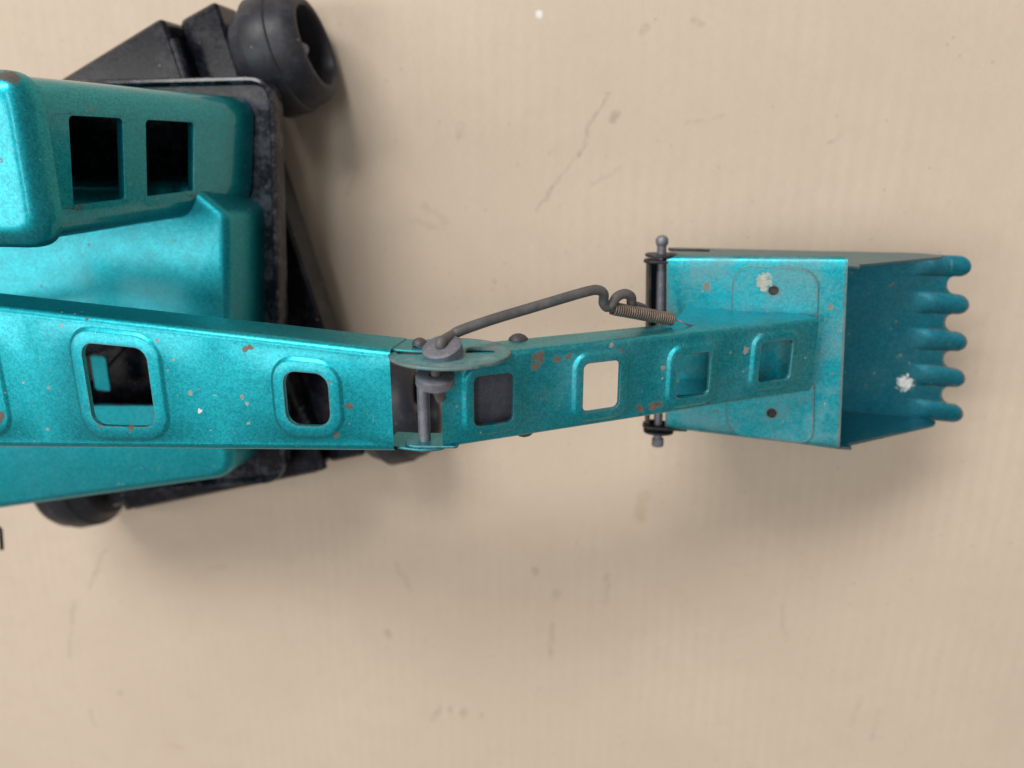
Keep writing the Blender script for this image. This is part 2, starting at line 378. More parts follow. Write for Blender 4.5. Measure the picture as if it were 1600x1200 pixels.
def sheet2d(name, outer, holes, thick, O, U, Vv, mat, parent=None, bev=0.00025, label=None):
    """flat plate cut from an outline with holes: local (u,v) -> O + u*U + v*V, thickness along U x V, centred"""
    cu = bpy.data.curves.new(name, 'CURVE'); cu.dimensions = '2D'; cu.fill_mode = 'BOTH'
    cu.extrude = max(thick/2-bev, 1e-5)*1000; cu.bevel_depth = bev*1000; cu.bevel_resolution = 1
    for lp in [outer]+list(holes):
        sp = cu.splines.new('POLY'); sp.points.add(len(lp)-1); sp.use_cyclic_u = True
        for i, p in enumerate(lp): sp.points[i].co = (p[0]*1000, p[1]*1000, 0, 1)
    tmp = bpy.data.objects.new(name, cu); col.objects.link(tmp)
    dg = bpy.context.evaluated_depsgraph_get(); me = bpy.data.meshes.new_from_object(tmp.evaluated_get(dg))
    bpy.data.objects.remove(tmp); bpy.data.curves.remove(cu)
    U = Vector(U).normalized(); Vv = Vector(Vv).normalized(); Nn = U.cross(Vv)
    mt = Matrix.Translation(Vector(O)) @ Matrix((U, Vv, Nn)).transposed().to_4x4() @ Matrix.Scale(.001, 4)
    me.transform(mt); me.name = name
    shade(me, 30)
    return link(name, me, mat, parent, label)
def circle(cx, cy, r, n=28): return [(cx+r*math.cos(2*PI*i/n), cy+r*math.sin(2*PI*i/n)) for i in range(n)]
def rivet(name, c, axis, r, h, mat, parent, label=None, N=24):
    prof = [(-.002, r*.55), (0, r*.55), (0, r*.97), (h*.16, r), (h*.45, r*.90), (h*.75, r*.66), (h*.93, r*.36), (h, r*.06)]
    V, Fc = lathe(prof, c, axis, N); return mesh(name, V, Fc, mat, parent, 50, label=label)

# ------------------------------------------------------------------ the cardboard sheet everything stands on
V = [(-1.4, -1.3, 0), (1.3, -1.3, 0), (1.3, 1.1, 0), (-1.4, 1.1, 0)]
g = mesh('cardboard_ground', V, [(0, 1, 2, 3)], 'card'); g['kind'] = 'structure'

# ------------------------------------------------------------------ the toy
toy = bpy.data.objects.new('toy_excavator', None); col.objects.link(toy)
toy.empty_display_size = .05; toy.location = (-.236, -.0675, 0)
toy['label'] = 'turquoise pressed-steel toy excavator with black wheeled base, jointed boom and toothed bucket'
toy['category'] = 'toy excavator'
bpy.context.view_layer.update()

# --- wheeled chassis, turned 15 degrees under the body
YA = math.radians(15); EX = Vector((math.cos(YA), math.sin(YA), 0)); EY = Vector((-math.sin(YA), math.cos(YA), 0)); CO = Vector((-.236, -.0675, 0))
def cl(x, y, z): return CO+EX*x+EY*y+Vector((0, 0, z))
def prism(P, z0, z1, r=.002, cham=.0015):
    out = rpoly(P, r, 4); i1 = inset(out, cham)
    L = [[cl(p.x, p.y, z0) for p in out], [cl(p.x, p.y, z1-cham) for p in out], [cl(p.x, p.y, z1) for p in i1]]
    return loops(L, True, True)
V, Fc = prism([(-.058, -.108), (.058, -.108), (.058, .117), (-.062, .096)], .016, .050, .004)
chassis = mesh('chassis', V, Fc, 'chassis', toy, 40, label='black moulded plastic chassis')
for sx in (-1, 1):
    P = [(sx*.0585, -.1075), (sx*.0795, -.1075), (sx*.0795, .1195 if sx > 0 else .09), (sx*.0585, .1165 if sx > 0 else .09)]
    if sx < 0: P.reverse()
    V, Fc = prism(P, .020, .0385, .003); mesh('side_beam', V, Fc, 'chassis', chassis, 40)
    for sy in (-1, 1):
        V, Fc = tube([cl(sx*.0575, sy*.072, .0475), cl(sx*.0585, sy*.107, .0475)], .0028, 8)
        mesh('rib', V, Fc, 'tray', chassis, 60)
def wheel(c, out):
    w = .0168
    prof = [(-w, .005), (-w, .0195), (-w*.93, .0218), (-w*.50, .0258), (-w*.47, .0268), (-w*.42, .0272), (w*.22, .0272), (w*.27, .0268), (w*.30, .0261),
            (w*.66, .0252), (w*.90, .0230), (w*1.0, .0210), (w*1.02, .0192), (w*.97, .0180), (w*.80, .0172), (w*.15, .0160), (w*.05, .0146), (w*.05, .006)]
    V, Fc = lathe(prof, c, out, 64); o = mesh('wheel', V, Fc, 'rubber', toy, 28)
    V, Fc = lathe([(w*.0, .0095), (w*.30, .0085), (w*.36, .0075), (w*.38, .0040)], c, out, 32); mesh('hub', V, Fc, 'rubber', o)
    V, Fc = lathe([(-w*1.2, .0022), (w*.40, .0022), (w*.40, .0040), (w*.46, .0041), (w*.62, .0031), (w*.72, .0012)], c, out, 20); mesh('axle_cap', V, Fc, 'metal', o, 50)
for sx in (-1, 1):
    for sy in (-1, 1): wheel(cl(sx*.0990, sy*.091, .0270), EX*sx)
for sy in (-1, 1):
    V, Fc = tube([cl(-.094, sy*.091, .027), cl(.094, sy*.091, .027)], .002, 10); mesh('axle', V, Fc, 'metal', toy)

# --- black tray that carries hood and cab
ZT = .062
tp = [at(427, 117, ZT+.004), at(444, 756, ZT+.004)]; tq = at(0, 128, ZT+.004)
T0 = [(-.335, tp[1].y-.022), (tp[1].x, tp[1].y), (tp[0].x, tp[0].y), (tq.x, tq.y)]
out = rpoly(T0, [.012, .012, .013, .012], 10)
lv = [(.0014, ZT-.008), (0, ZT+.002), (.0006, ZT+.0036), (.0018, ZT+.0040), (.0030, ZT+.0030), (.0036, ZT)]
V, Fc = loops([[Vector((p.x, p.y, z)) for p in inset(out, d)] for d, z in lv], True, True)
mesh('turntable_tray', V, Fc, 'tray', toy, 50, label='glossy black tray with raised scuffed rim')
V, Fc = lathe([(.049, .045), (.0495, .045), (.0495, .040)], (CO.x, CO.y, 0), (0, 0, 1), 48); mesh('turntable', V, Fc, 'chassis', toy)

# --- hood: pressed shell with an open slot for the boom
ZH = .094
hb = [at(362, 747, ZH), at(0, 797, ZH), at(350, 325, ZH), at(352, 500, ZH)]
slope = (hb[0].y-hb[1].y)/(hb[0].x-hb[1].x)
fx_d, fx_u = hb[0].x, hb[2].x+.001
XL = -.33
HP = [(XL, hb[0].y+(XL-hb[0].x)*slope), (fx_d, hb[0].y), (fx_u, -.0232), (fx_u-.016, -.010), (XL, -.010)]
out = rpoly(HP, [.006, .010, .003, .006, .004], 8)
r = .0042
lv = [(-.0012, ZT), (0, ZH-r)]+[(r*(1-math.cos(a)), ZH-r+r*math.sin(a)) for a in [PI/2*k/6 for k in range(1, 7)]]
L = [[Vector((p.x, p.y, z)) for p in inset(out, d)] for d, z in lv]
sl = [at(-80, 634, ZH), at(292, 634, ZH), at(292, 512, ZH), at(-80, 512, ZH)]
so = rpoly([(sl[0].x, sl[0].y), (sl[1].x, sl[1].y), (sl[2].x, sl[2].y), (sl[2].x-.03, sl[2].y), (sl[3].x, sl[3].y)], [.004, .004, .004, .001, .004], 8)
L += [[Vector((p.x, p.y, ZH)) for p in so], [Vector((p.x, p.y, ZH-.003)) for p in inset(so, .0)]]
V, Fc = loops(L); hood = mesh('hood', V, Fc, 'hood', toy, 40, thick=.0008, label='turquoise engine hood beneath the boom')
V, Fc = loops([[Vector((p.x, p.y, ZT+.0025)) for p in inset(out, .004)], [Vector((p.x, p.y, ZT+.004)) for p in inset(out, .006)]], True)
mesh('dark_slot_backing', V, Fc, 'chassis', hood)  # black sheet added below the slot so the opening reads as dark
tb = at(158, 583, ZH-.015)
sheet2d('boom_bracket', rrect(0, 0, .0045, .0085, .0015), [], .0012, tb, (1, 0, 0.2), (0, 1, 0), 'boom', hood)

# --- cab: tapering shell with two window openings in its front, rounded roof cap on top
ZR = .157
rt = [at(60, 118, ZR), at(78, 378, ZR)]           # roof edge corners
bt = [at(398, 152, ZT+.001), at(392, 327, ZT+.001)]
cf = [Vector((rt[0].x, rt[0].y, ZR)), Vector((rt[1].x, rt[1].y, ZR)), Vector((bt[1].x, bt[1].y, ZT+.001)), Vector((bt[0].x, bt[0].y, ZT+.001))]
def cab_outline(k):                               # k=0 bottom, 1 top
    u = cf[3].lerp(cf[0], k); d = cf[2].lerp(cf[1], k)
    P = [(-.31, d.y-.006), (d.x, d.y), (u.x, u.y), (-.31, u.y+.006)]
    return rpoly(P, [.004, .0115, .0115, .004], 8), u.z
def front_pt(a, b):                               # a: 0 (upper-in-photo side) .. 1 ; b: 0 top .. 1 bottom ; flat part of the front
    u = cf[0].lerp(cf[3], b); d = cf[1].lerp(cf[2], b)
    v = (d-u).normalized(); u = u+v*.0115; d = d-v*.0115
    return u.lerp(d, a)
fn = (cf[1]-cf[0]).cross(cf[3]-cf[0]).normalized()
if fn.x < 0: fn = -fn
def front_ab(px, py):
    p = onp(px, py, cf[0], fn)
    b = (cf[0].z-p.z)/(cf[0].z-cf[3].z); u = front_pt(0, b); d = front_pt(1, b)
    return (p-u).dot(d-u)/(d-u).length_squared, b
def holed(cells, pt, nrm, emb, depth, nside=8):
    """panel in (a,b) space; each cell (rect, hole rrect centre/half, radius, outer grow) ; pt maps to world"""
    V = []; Fc = []
    for (a0, a1, b0, b1, hole) in cells:
        if hole is None:
            i = len(V); V += [pt(a0, b0), pt(a1, b0), pt(a1, b1), pt(a0, b1)]; Fc.append((i, i+1, i+2, i+3)); continue
        ca, cb, ha, hb_, ra, grow, sa = hole       # sa: metres per unit a (with b in metres-scale sb handled by caller)
        n = nside
        def ring(g, rad):
            out = []
            for (sx, sy, t0) in ((1, -1, -PI/2), (1, 1, 0), (-1, 1, PI/2), (-1, -1, PI)):
                for i in range(n+1):
                    t = t0+PI/2*i/n
                    x = sx*(ha*sa[0]+g-rad)+rad*math.cos(t); y = sy*(hb_*sa[1]+g-rad)+rad*math.sin(t)
                    out.append((ca+x/sa[0], cb+y/sa[1]))
            return out
        def box():
            out = []
            for (sx, sy) in ((1, -1), (1, 1), (-1, 1), (-1, -1)):
                for i in range(n+1):
                    t = i/n
                    A = a1 if sx > 0 else a0; B = b1 if sy > 0 else b0
                    mA = ca; mB = cb
                    if (sx, sy) == (1, -1): p = (mA+(A-mA)*min(1, 2*t), B) if t < .5 else (A, B+(mB-B)*(2*t-1))
                    elif (sx, sy) == (1, 1): p = (A, mB+(B-mB)*min(1, 2*t)) if t < .5 else (A+(mA-A)*(2*t-1), B)
                    elif (sx, sy) == (-1, 1): p = (mA+(A-mA)*min(1, 2*t), B) if t < .5 else (A, B+(mB-B)*(2*t-1))
                    else: p = (A, mB+(B-mB)*min(1, 2*t)) if t < .5 else (A+(mA-A)*(2*t-1), B)
                    out.append(p)
            # pin the corners exactly
            for k, c in enumerate(((a1, b0), (a1, b1), (a0, b1), (a0, b0))): out[k*(n+1)+(n+1)//2] = c
            return out
        Ls = [[pt(*p) for p in box()]]
        if emb:
            for (g, h) in ((grow, 0), (grow-.0005, emb*.25), (grow-.0011, emb*.8), (grow-.0017, emb)):
                Ls.append([pt(*p)+nrm*h for p in ring(g, ra+g*.9)])
        else:
            Ls.append([pt(*p) for p in ring(.0012, ra+.0012)])
        h = emb or 0
        Ls.append([pt(*p)+nrm*h for p in ring(.0002, ra+.0002)])
        Ls.append([pt(*p)+nrm*(h-.0003) for p in ring(0, ra)])
        Ls.append([pt(*p)+nrm*(h-depth) for p in ring(0, ra)])
        i = len(V); v, f_ = loops(Ls); V += v; Fc += [tuple(i+q for q in ff) for ff in f_]
    return V, Fc
cab_w = (cf[0]-cf[1]).length-.023; cab_h = (cf[3]-cf[0]).length
w1 = [front_ab(*p) for p in ((104, 180), (120, 322), (190, 186), (198, 316))]
w2 = [front_ab(*p) for p in ((227, 187), (234, 316), (300, 192), (308, 311))]
def wcell(w):
    a = [p[0] for p in w]; b = [p[1] for p in w]
    return ((a[0]+a[2])/2+(a[1]+a[3])/2)/2, ((b[0]+b[1])/2+(b[2]+b[3])/2)/2, ((a[1]+a[3])-(a[0]+a[2]))/4, ((b[2]+b[3])-(b[0]+b[1]))/4
sa = (cab_w*.93, cab_h)
h1 = wcell(w1)+(.0016, 0, sa); h2 = wcell(w2)+(.0016, 0, sa)
bm_ = (h1[1]+h1[3]+h2[1]-h2[3])/2
VV, FF = holed([(0, 1, 0, bm_, h1), (0, 1, bm_, .80, h2), (0, 1, .80, 1, None)], front_pt, fn, 0, .0030)
# rest of the walls, open where the flat front is
oT, zT_ = cab_outline(1); oB, zB_ = cab_outline(0); Np = len(oT)
lo = [(p.x, p.y, zB_) for p in oB]; hi = [(p.x, p.y, zT_) for p in oT]
i0 = len(VV); VV += [Vector(p) for p in lo]+[Vector(p) for p in hi]
for i in range(Np):
    j = (i+1) % Np
    if i == 9+8: continue                          # the flat front panel
    FF.append((i0+i, i0+j, i0+Np+j, i0+Np+i))
cab = mesh('cab', VV, FF, 'cab', toy, 40, recalc=False, label='turquoise cab with two square window openings')
rr = .0080
oc, _ = cab_outline(1)
oc = inset(oc, -.0013)
lv = [(.0012, ZR-.001), (0, ZR-.0008), (0, ZR+.001)]+[(rr*(1-math.cos(a)), ZR+.001+rr*math.sin(a)) for a in [PI/2*k/9 for k in range(1, 10)]]
oc2 = rpoly([(-.31, oc[0].y), (max(p.x for p in oc)-.0002, min(p.y for p in oc[9:18])), (max(p.x for p in oc), max(p.y for p in oc[18:27])), (-.31, oc[-1].y)], [.004, .0125, .0125, .004], 12)
L = [[Vector((p.x, p.y, z)) for p in inset(oc2, d)] for d, z in lv]
V, Fc = loops(L, True); mesh('roof', V, Fc, 'roof', cab, 40, thick=.0007, label='rounded turquoise roof cap with rust-chipped corner')

# --- boom: tapering channel with three embossed openings
def channel(name, A, B, cl_px, cr_px, x0ext, holes, emb, flank, rad, mat, label, endcut=0.0):
    """A,B points on the top plane (cross direction is world y). cl_px/cr_px: photo corners (upper, lower) at both ends"""
    s = Vector((B.x-A.x, 0, B.z-A.z)).normalized(); t = Vector((0, -1, 0)); N = t.cross(s)
    if N.z < 0: N = -N
    def st(px):
        p = onp(px[0], px[1], A, N)-A; return p.dot(s), p.y+A.y
    (s0, u0), (s0b, d0) = st(cl_px[0]), st(cl_px[1]); (s1, u1), (s1b, d1) = st(cr_px[0]), st(cr_px[1])
    ms = (s0+s0b)/2; me_ = (s1+s1b)/2
    ku = (u1-u0)/(s1-s0); kd = (d1-d0)/(s1b-s0b)
    Ls0 = ms-x0ext
    def edge_u(q): return u0+ku*(q-s0)-rad
    def edge_d(q): return d0+kd*(q-s0b)+rad
    def pt(a, b):                                  # a: 0 upper edge .. 1 lower ; b: metres along
        y = edge_u(b)*(1-a)+edge_d(b)*a
        q = A+s*b; return Vector((q.x, y, q.z))
    cells = []; prev = Ls0; hs = []
    for (cx, cy, wx, wy, rr_, gr) in holes:
        sc_, yc = st((cx, cy)); sl_, _ = st((cx-wx/2, cy)); sr_, _ = st((cx+wx/2, cy))
        _, yu = st((cx, cy-wy/2)); _, yd = st((cx, cy+wy/2))
        wid = edge_u(sc_)-edge_d(sc_)
        hs.append((sc_, (edge_u(sc_)-yc)/wid, (yu-yd)/2/wid, (sr_-sl_)/2, wid, rr_, gr))
    for i, h in enumerate(hs):
        nx = (h[0]+h[3]+hs[i+1][0]-hs[i+1][3])/2 if i < len(hs)-1 else me_
        cells.append((0, 1, prev, nx, (h[1], h[0], h[2], h[3], h[5], h[6], (h[4], 1.0)))); prev = nx
    V, Fc = holed(cells, pt, N, emb, .0016)
    # rounded long edges and flanks
    K = 6; bs = [Ls0+(me_-Ls0)*i/24 for i in range(25)]
    for side in (0, 1):
        i0 = len(V); sg = 1 if side == 0 else -1
        for b in bs:
            base = pt(side, b)
            for k in range(K+1):
                a = PI/2*k/K; V.append(base+Vector((0, sg*rad*math.sin(a), 0))+N*(rad*math.cos(a)-rad))
            V.append(base+Vector((0, sg*rad, 0))-N*(flank))
        n1 = K+2
        for i in range(len(bs)-1):
            for k in range(n1-1):
                q = (i0+i*n1+k, i0+i*n1+k+1, i0+(i+1)*n1+k+1, i0+(i+1)*n1+k)
                Fc.append(q if side == 0 else tuple(reversed(q)))
    o = mesh(name, V, Fc, mat, toy, 40, label=label, recalc=True)
    return o, dict(pt=pt, s=s, N=N, me=me_, eu=lambda q: edge_u(q)+rad, ed=lambda q: edge_d(q)-rad, A=A)
E0 = atd(650, 628, .25); R0 = atd(0, 590, .28); S0 = atd(1275, 555, .294)
boom, bi = channel('boom', R0, E0, ((0, 478), (0, 701)), ((614, 548), (610, 707)), .055,
                   [(-82, 586, 128, 140, .0035, .0068), (188, 603, 98, 124, .0046, .0058), (481, 623, 68, 82, .0046, .0052)],
                   .0010, .0175, .0026, 'boom', 'bright turquoise tapered boom with rounded square openings')
stick, si = channel('dipper_arm', E0, S0, ((690, 560), (690, 702)), ((1275, 499), (1272, 611)), .0,
                    [(770, 623, 60, 76, .0020, .0042), (938, 602, 56, 74, .0021, .0042), (1081, 585, 50, 66, .0021, .0042), (1209, 563, 48, 60, .0016, .0040)],
                    .0013, .0150, .0020, 'stick', 'darker worn turquoise dipper arm with four square openings')
# upright cheeks that carry the boom's root above the hood
for yy in (-.0625, -.0925):
    P = rpoly([(-.292, .0645), (-.258, .0645), (-.262, .152), (-.276, .156), (-.286, .150)], [.001, .001, .004, .004, .004], 5)
    sheet2d('boom_cheek', [(p.x, p.y) for p in P], [], .0012, (0, yy, 0), (1, 0, 0), (0, 0, 1), 'boom', hood)
V, Fc = tube([(-.272, -.052, .150), (-.272, -.104, .150)], .0022, 14); mesh('boom_pin', V, Fc, 'metal', toy, 50)
# --- elbow joint
PX = onp(664, 552, (0, bi['eu'](bi['me']), 0), Vector((0, 1, 0)))
yU = si['eu'](0)-.0002; yD = si['ed'](0)
pz = E0.z-.0085; pxx = at(662, 640, pz).x
# boom ears outside of the arm
Zb = bi['A']+bi['s']*bi['me']
for yy, nm in ((bi['eu'](bi['me'])-.0006, 'u'), (bi['ed'](bi['me'])+.0006, 'd')):
    P = [(Zb.x-.004, Zb.z-.0172), (pxx+.007, pz-.0085), (pxx+.0082, pz+.004), (pxx+.001, pz+.0068), (Zb.x-.004, Zb.z-.004)]
    o2 = rpoly(P, [.001, .007, .006, .004, .001], 6)
    sheet2d('pivot_ear', [(p.x, p.y) for p in o2], [circle(pxx, pz, .0021)], .0009, (0, yy, 0), (1, 0, 0), (0, 0, 1), 'boom', boom)
# arm's round cam plate on the rod side, small ear on the other
dc = onp(703, 552, (0, yU+.0016, 0), Vector((0, 1, 0)))
slot1 = rrect(dc.x-.0125, dc.z+.0035, .0045, .0022, .002, 4); slot2 = rrect(dc.x+.0095, dc.z-.003, .0050, .0040, .002, 4)
slot3 = rrect(dc.x-.0075, dc.z-.0105, .0035, .0016, .0015, 4)
sheet2d('cam_plate', circle(dc.x, dc.z, .0197, 72), [slot1, slot2, slot3], .0011, (0, yU+.0016, 0), (1, 0, 0), (0, 0, 1), 'cam', stick, label='round turquoise cam plate with rusty rim and slots')
PE = rpoly([(pxx-.0062, pz-.006), (pxx+.012, pz-.009), (pxx+.012, pz+.004), (pxx-.0062, pz+.006)], [.006, .001, .001, .006], 6)
sheet2d('arm_ear', [(p.x, p.y) for p in PE], [circle(pxx, pz, .0021)], .0009, (0, yD+.0010, 0), (1, 0, 0), (0, 0, 1), 'stick', stick)
V, Fc = tube([(pxx, bi['ed'](bi['me'])-.0005, pz), (pxx, yU+.004, pz)], .0021, 20); pin = mesh('pivot_pin', V, Fc, 'metal', toy, 50, label='grey steel pivot pin across the elbow')
rivet('rivet', (pxx, bi['ed'](bi['me'])-.0002, pz), (0, -1, 0), .0033, .0024, 'bolt', toy)
rivet('rivet', (pxx-.0006, bi['eu'](bi['me'])+.0002, pz), (0, 1, 0), .0026, .0024, 'bolt', toy)
# collars (thick washers) of the trip rod
def collar(name, c, axis, R, r, h):
    prof = [(-h/2, r), (-h/2, R*.93), (-h/2+.0003, R), (h/2-.0003, R), (h/2, R*.93), (h/2, r), (-h/2, r)]
    u, v, a = frame(axis); N = 36; V = []; Fc = []
    for (t, q) in prof[:-1]:
        for i in range(N): V.append(Vector(c)+a*t+(u*math.cos(2*PI*i/N)+v*math.sin(2*PI*i/N))*q)
    m = len(prof)-1
    for k in range(m):
        for i in range(N):
            j = (i+1) % N; k2 = (k+1) % m; Fc.append((k*N+i, k*N+j, k2*N+j, k2*N+i))
    return mesh(name, V, Fc, 'metal', toy, 40)
cA = onp(692, 548, (0, yU+.0042, 0), Vector((0, 1, 0)))
axA = Vector((-.12, .93, .38)).normalized()
collar('collar', cA, axA, .0064, .0020, .0040)
cB = onp(680, 592, (0, yU-.0040, 0), Vector((0, 1, 0)))
collar('collar', cB, Vector((.10, .95, .26)), .0062, .0020, .0034)
# trip rod
A1 = cA+axA*.0075
pts = [cB-Vector((-.001, .0075, .003)), cB, cA, cA+axA*.0030, atd(707, 524, .2465), atd(721, 516, .2475), atd(773, 498, .252), atd(830, 481, .257), atd(880, 466, .261), atd(915, 456, .264), atd(933, 453, .2655), atd(943, 459, .2675), atd(943, 473, .2705),
       atd(949, 480, .272), atd(957, 474, .272), atd(964, 464, .272), atd(976, 459, .273), atd(986, 464, .275), atd(988, 476, .278), atd(1004, 482, .285), atd(1020, 494, .296)]
V, Fc = tube(smooth_path(pts, 6), .00178, 14); mesh('trip_rod', V, Fc, 'rod', toy, 60, label='bent grey weathered steel rod along the arm')
# spring
a = atd(957, 482, .2735); b = atd(1050, 499, .283)
ax = (b-a); u, v, w_ = frame(ax); turns = 27; hp = []
for i in range(turns*14+1):
    t = i/(turns*14); th = 2*PI*turns*t; hp.append(a+ax*t+(u*math.cos(th)+v*math.sin(th))*.0021)
V, Fc = tube(hp, .00038, 6); spring = mesh('spring', V, Fc, 'spring', toy, 80, label='small brown coiled tension spring')
V, Fc = tube([a-ax*.02, a+ax*1.0], .0014, 10); mesh('core', V, Fc, 'spring', spring)
V, Fc = tube(smooth_path([b-ax*.02, b+ax*.08, atd(1066, 503, .283), atd(1078, 508, .284), atd(1094, 509, .289)], 5), .00036, 8); mesh('hook', V, Fc, 'metal', spring)
# rivets on the arm's flanks
for px_, py_, sg in ((810, 531, 1), (812, 690, -1)):
    yy = si['eu'](.04) if sg > 0 else si['ed'](.04)
    for _ in range(3):
        c = onp(px_, py_, (0, yy, 0), Vector((0, 1, 0))); q_ = (c.x-si['A'].x)/si['s'].x; yy = (si['eu'] if sg > 0 else si['ed'])(q_)
    if sg < 0: c.z = (si['A']+si['s']*q_).z-.0065
    rivet('rivet', (c.x, yy-sg*.0004, c.z), (0, sg, 0), .0036, .0027, 'bolt', toy)
# grey plate inside the arm under its first opening
ip = si['A']+si['s']*.018; ymid = (yU+yD)/2
q = onp(770, 623, ip-si['N']*.006, si['N'])
sheet2d('inner_plate', rrect(0, 0, .013, (yU-yD)/2-.0012, .001), [], .001, (q.x, ymid, q.z), si['s'], (0, 1, 0), 'inner', stick, label='dusty grey plate inside the arm')

# --- bucket
A_U, A_D = at(1042, 403, .0785), at(1040, 666, .0785)
B_U, B_D = at(1325, 405, .092), at(1312, 699, .092)
pn = (B_U-A_U).cross(A_D-A_U).normalized()
B_D = onp(1312, 699, A_U, pn)
T_U, T_D = at(1517, 400, .045), at(1503, 661, .045)
ZF = .041
F_U = Vector((A_U.x+.004, A_U.y+.000, ZF+.004)); F_D = Vector((A_D.x+.004, A_D.y, ZF+.004))
def quadgrid(U0, D0, U1, D1, nu, nv):
    V = [U0.lerp(U1, i/nu).lerp(D0.lerp(D1, i/nu), j/nv) for i in range(nu+1) for j in range(nv+1)]
    Fc = [(i*(nv+1)+j, (i+1)*(nv+1)+j, (i+1)*(nv+1)+j+1, i*(nv+1)+j+1) for i in range(nu) for j in range(nv)]
    return V, Fc
pn = (B_U-A_U).cross(A_D-A_U).normalized()
if pn.z < 0: pn = -pn
pu = (B_U-A_U).normalized(); pv = (A_U-A_D).normalized()
# back plate: lip edge folded slightly down, side edges rolled
prof = []
Pl = [(A_U, A_D, 0)]
V = []; rows = []
for k in range(13):
    t = k/12; rows.append((A_U.lerp(B_U, t), A_D.lerp(B_D, t)))
rollv = .0016
Vb = []; Fb = []; nv = 18
for (u_, d_) in rows:
    yv = (d_-u_).normalized(); line = []
    for k in range(5):
        a_ = PI/2*(1-k/4); line.append(u_+yv*(rollv-rollv*math.sin(a_))-Vector((0, 0, rollv*(1-math.cos(a_)))))
    for k in range(1, nv): line.append(u_.lerp(d_, k/nv))
    for k in range(5):
        a_ = PI/2*k/4; line.append(d_-yv*(rollv-rollv*math.sin(a_))-Vector((0, 0, rollv*(1-math.cos(a_)))))
    Vb += line; nl = len(line)
for i in range(len(rows)-1):
    for j in range(nl-1): Fb.append((i*nl+j, i*nl+j+1, (i+1)*nl+j+1, (i+1)*nl+j)[::-1])
bucket = mesh('bucket', Vb, Fb, 'bucket', toy, 40, thick=.0010, off=-1, label='turquoise box bucket, dusty scratched top plate and rusty lip')
# side plates
for (a_, b_, t_, f_, nm) in ((A_U, B_U, T_U, F_U, 1), (A_D, B_D, T_D, F_D, -1)):
    e = (t_-a_); e.z = 0; e.normalize(); O = Vector(a_)
    def uv(p): return ((p-O).dot(e), p.z-O.z)
    bb = uv(b_); tt = uv(t_); ff = uv(f_); L2 = []
    tb_ = (tt[0]-.012, tt[1]+.001)
    P = [(0, -.0012), (ff[0], ff[1]-.001), (tt[0]-.02, ZF-O.z-.0012), tb_, (tb_[0]-.002, tb_[1]+.006), (bb[0]+.0055, bb[1]-.0062), (bb[0]+.0050, bb[1]-.0015), (bb[0]-.0005, bb[1]-.0015)]
    pl_ = rpoly(P, [.001, .006, .004, .002, .004, .001, .0005, .0005], 5)
    sheet2d('side_plate', [(p.x, p.y) for p in pl_], [], .0010, O-Vector((0, nm*.0003, 0)), e, (0, 0, 1), 'scoop', bucket)
# floor with five ribbed teeth
HW = .54; pitch = 1/(4+HW)
def phase(v):
    q = v/pitch-HW/2; k = min(4, max(0, round(q))); return 2*abs(q-k)
def tooth_len(v, Lm, Ln):
    p = phase(v)
    if p <= HW+1e-6: return Lm-.0046*(1-math.sqrt(max(0, 1-(min(p, HW)/HW)**2)))
    q = min(1, (1-p)/(1-HW)); return Ln+.0030*(1-math.sqrt(max(0, 1-q*q)))
vs_ = []
for k in range(5):
    c = (k+HW/2)*pitch
    if k > 0:
        for i in range(0, 9): vs_.append(c-(1-(1-HW)*math.sin(i/8*PI/2)*.999)*pitch/2)
    for i in range(-14, 15): vs_.append(c+HW*math.sin(i/14*PI/2)*pitch/2)
    if k < 4:
        for i in range(8, 0, -1): vs_.append(c+(1-(1-HW)*math.sin(i/8*PI/2)*.999)*pitch/2)
vs_[0] = 0.0; vs_[-1] = 1.0
Vf = []; Ff = []; nu = 46
F0U, F0D = Vector((F_U.x, F_U.y, ZF)), Vector((F_D.x, F_D.y, ZF))
Lm = 1.0; Lt = (T_U-F0U).length
for v_ in vs_:
    st_ = F0U.lerp(F0D, v_); en = T_U.lerp(T_D, v_); dv = (en-st_); tot = dv.length; dv.normalize()
    L_ = tooth_len(v_, tot, tot-.0086)
    for i in range(nu+1):
        t = i/nu; x = t*L_ if i > 0 else 0
        if i > 0: x = L_*(1-(1-t)**1.35)
        p = st_+dv*x
        k = max(0, (x/tot-.55)/.45); zf = ZF+(T_U.z-ZF)*k*k if x/tot > .55 else ZF
        pp = phase(v_)
        rb = 0
        x0 = tot-.0185
        if pp < .56 and x > x0-.004:
            rise = min(1, max(0, (x-x0+.004)/.009)); rise = rise*rise*(3-2*rise)
            rb = .0011*rise*math.sqrt(max(0, 1-(pp/.56)**2))
        Vf.append(Vector((p.x, p.y, zf+rb)))
n1 = nu+1
for j in range(len(vs_)-1):
    for i in range(nu): Ff.append((j*n1+i, (j+1)*n1+i, (j+1)*n1+i+1, j*n1+i+1))
mesh('scoop_floor', Vf, Ff, 'scoop', bucket, 60, thick=.0010, off=-1, label='turquoise bucket floor, inner shade put into its colour, ending in five ribbed teeth')
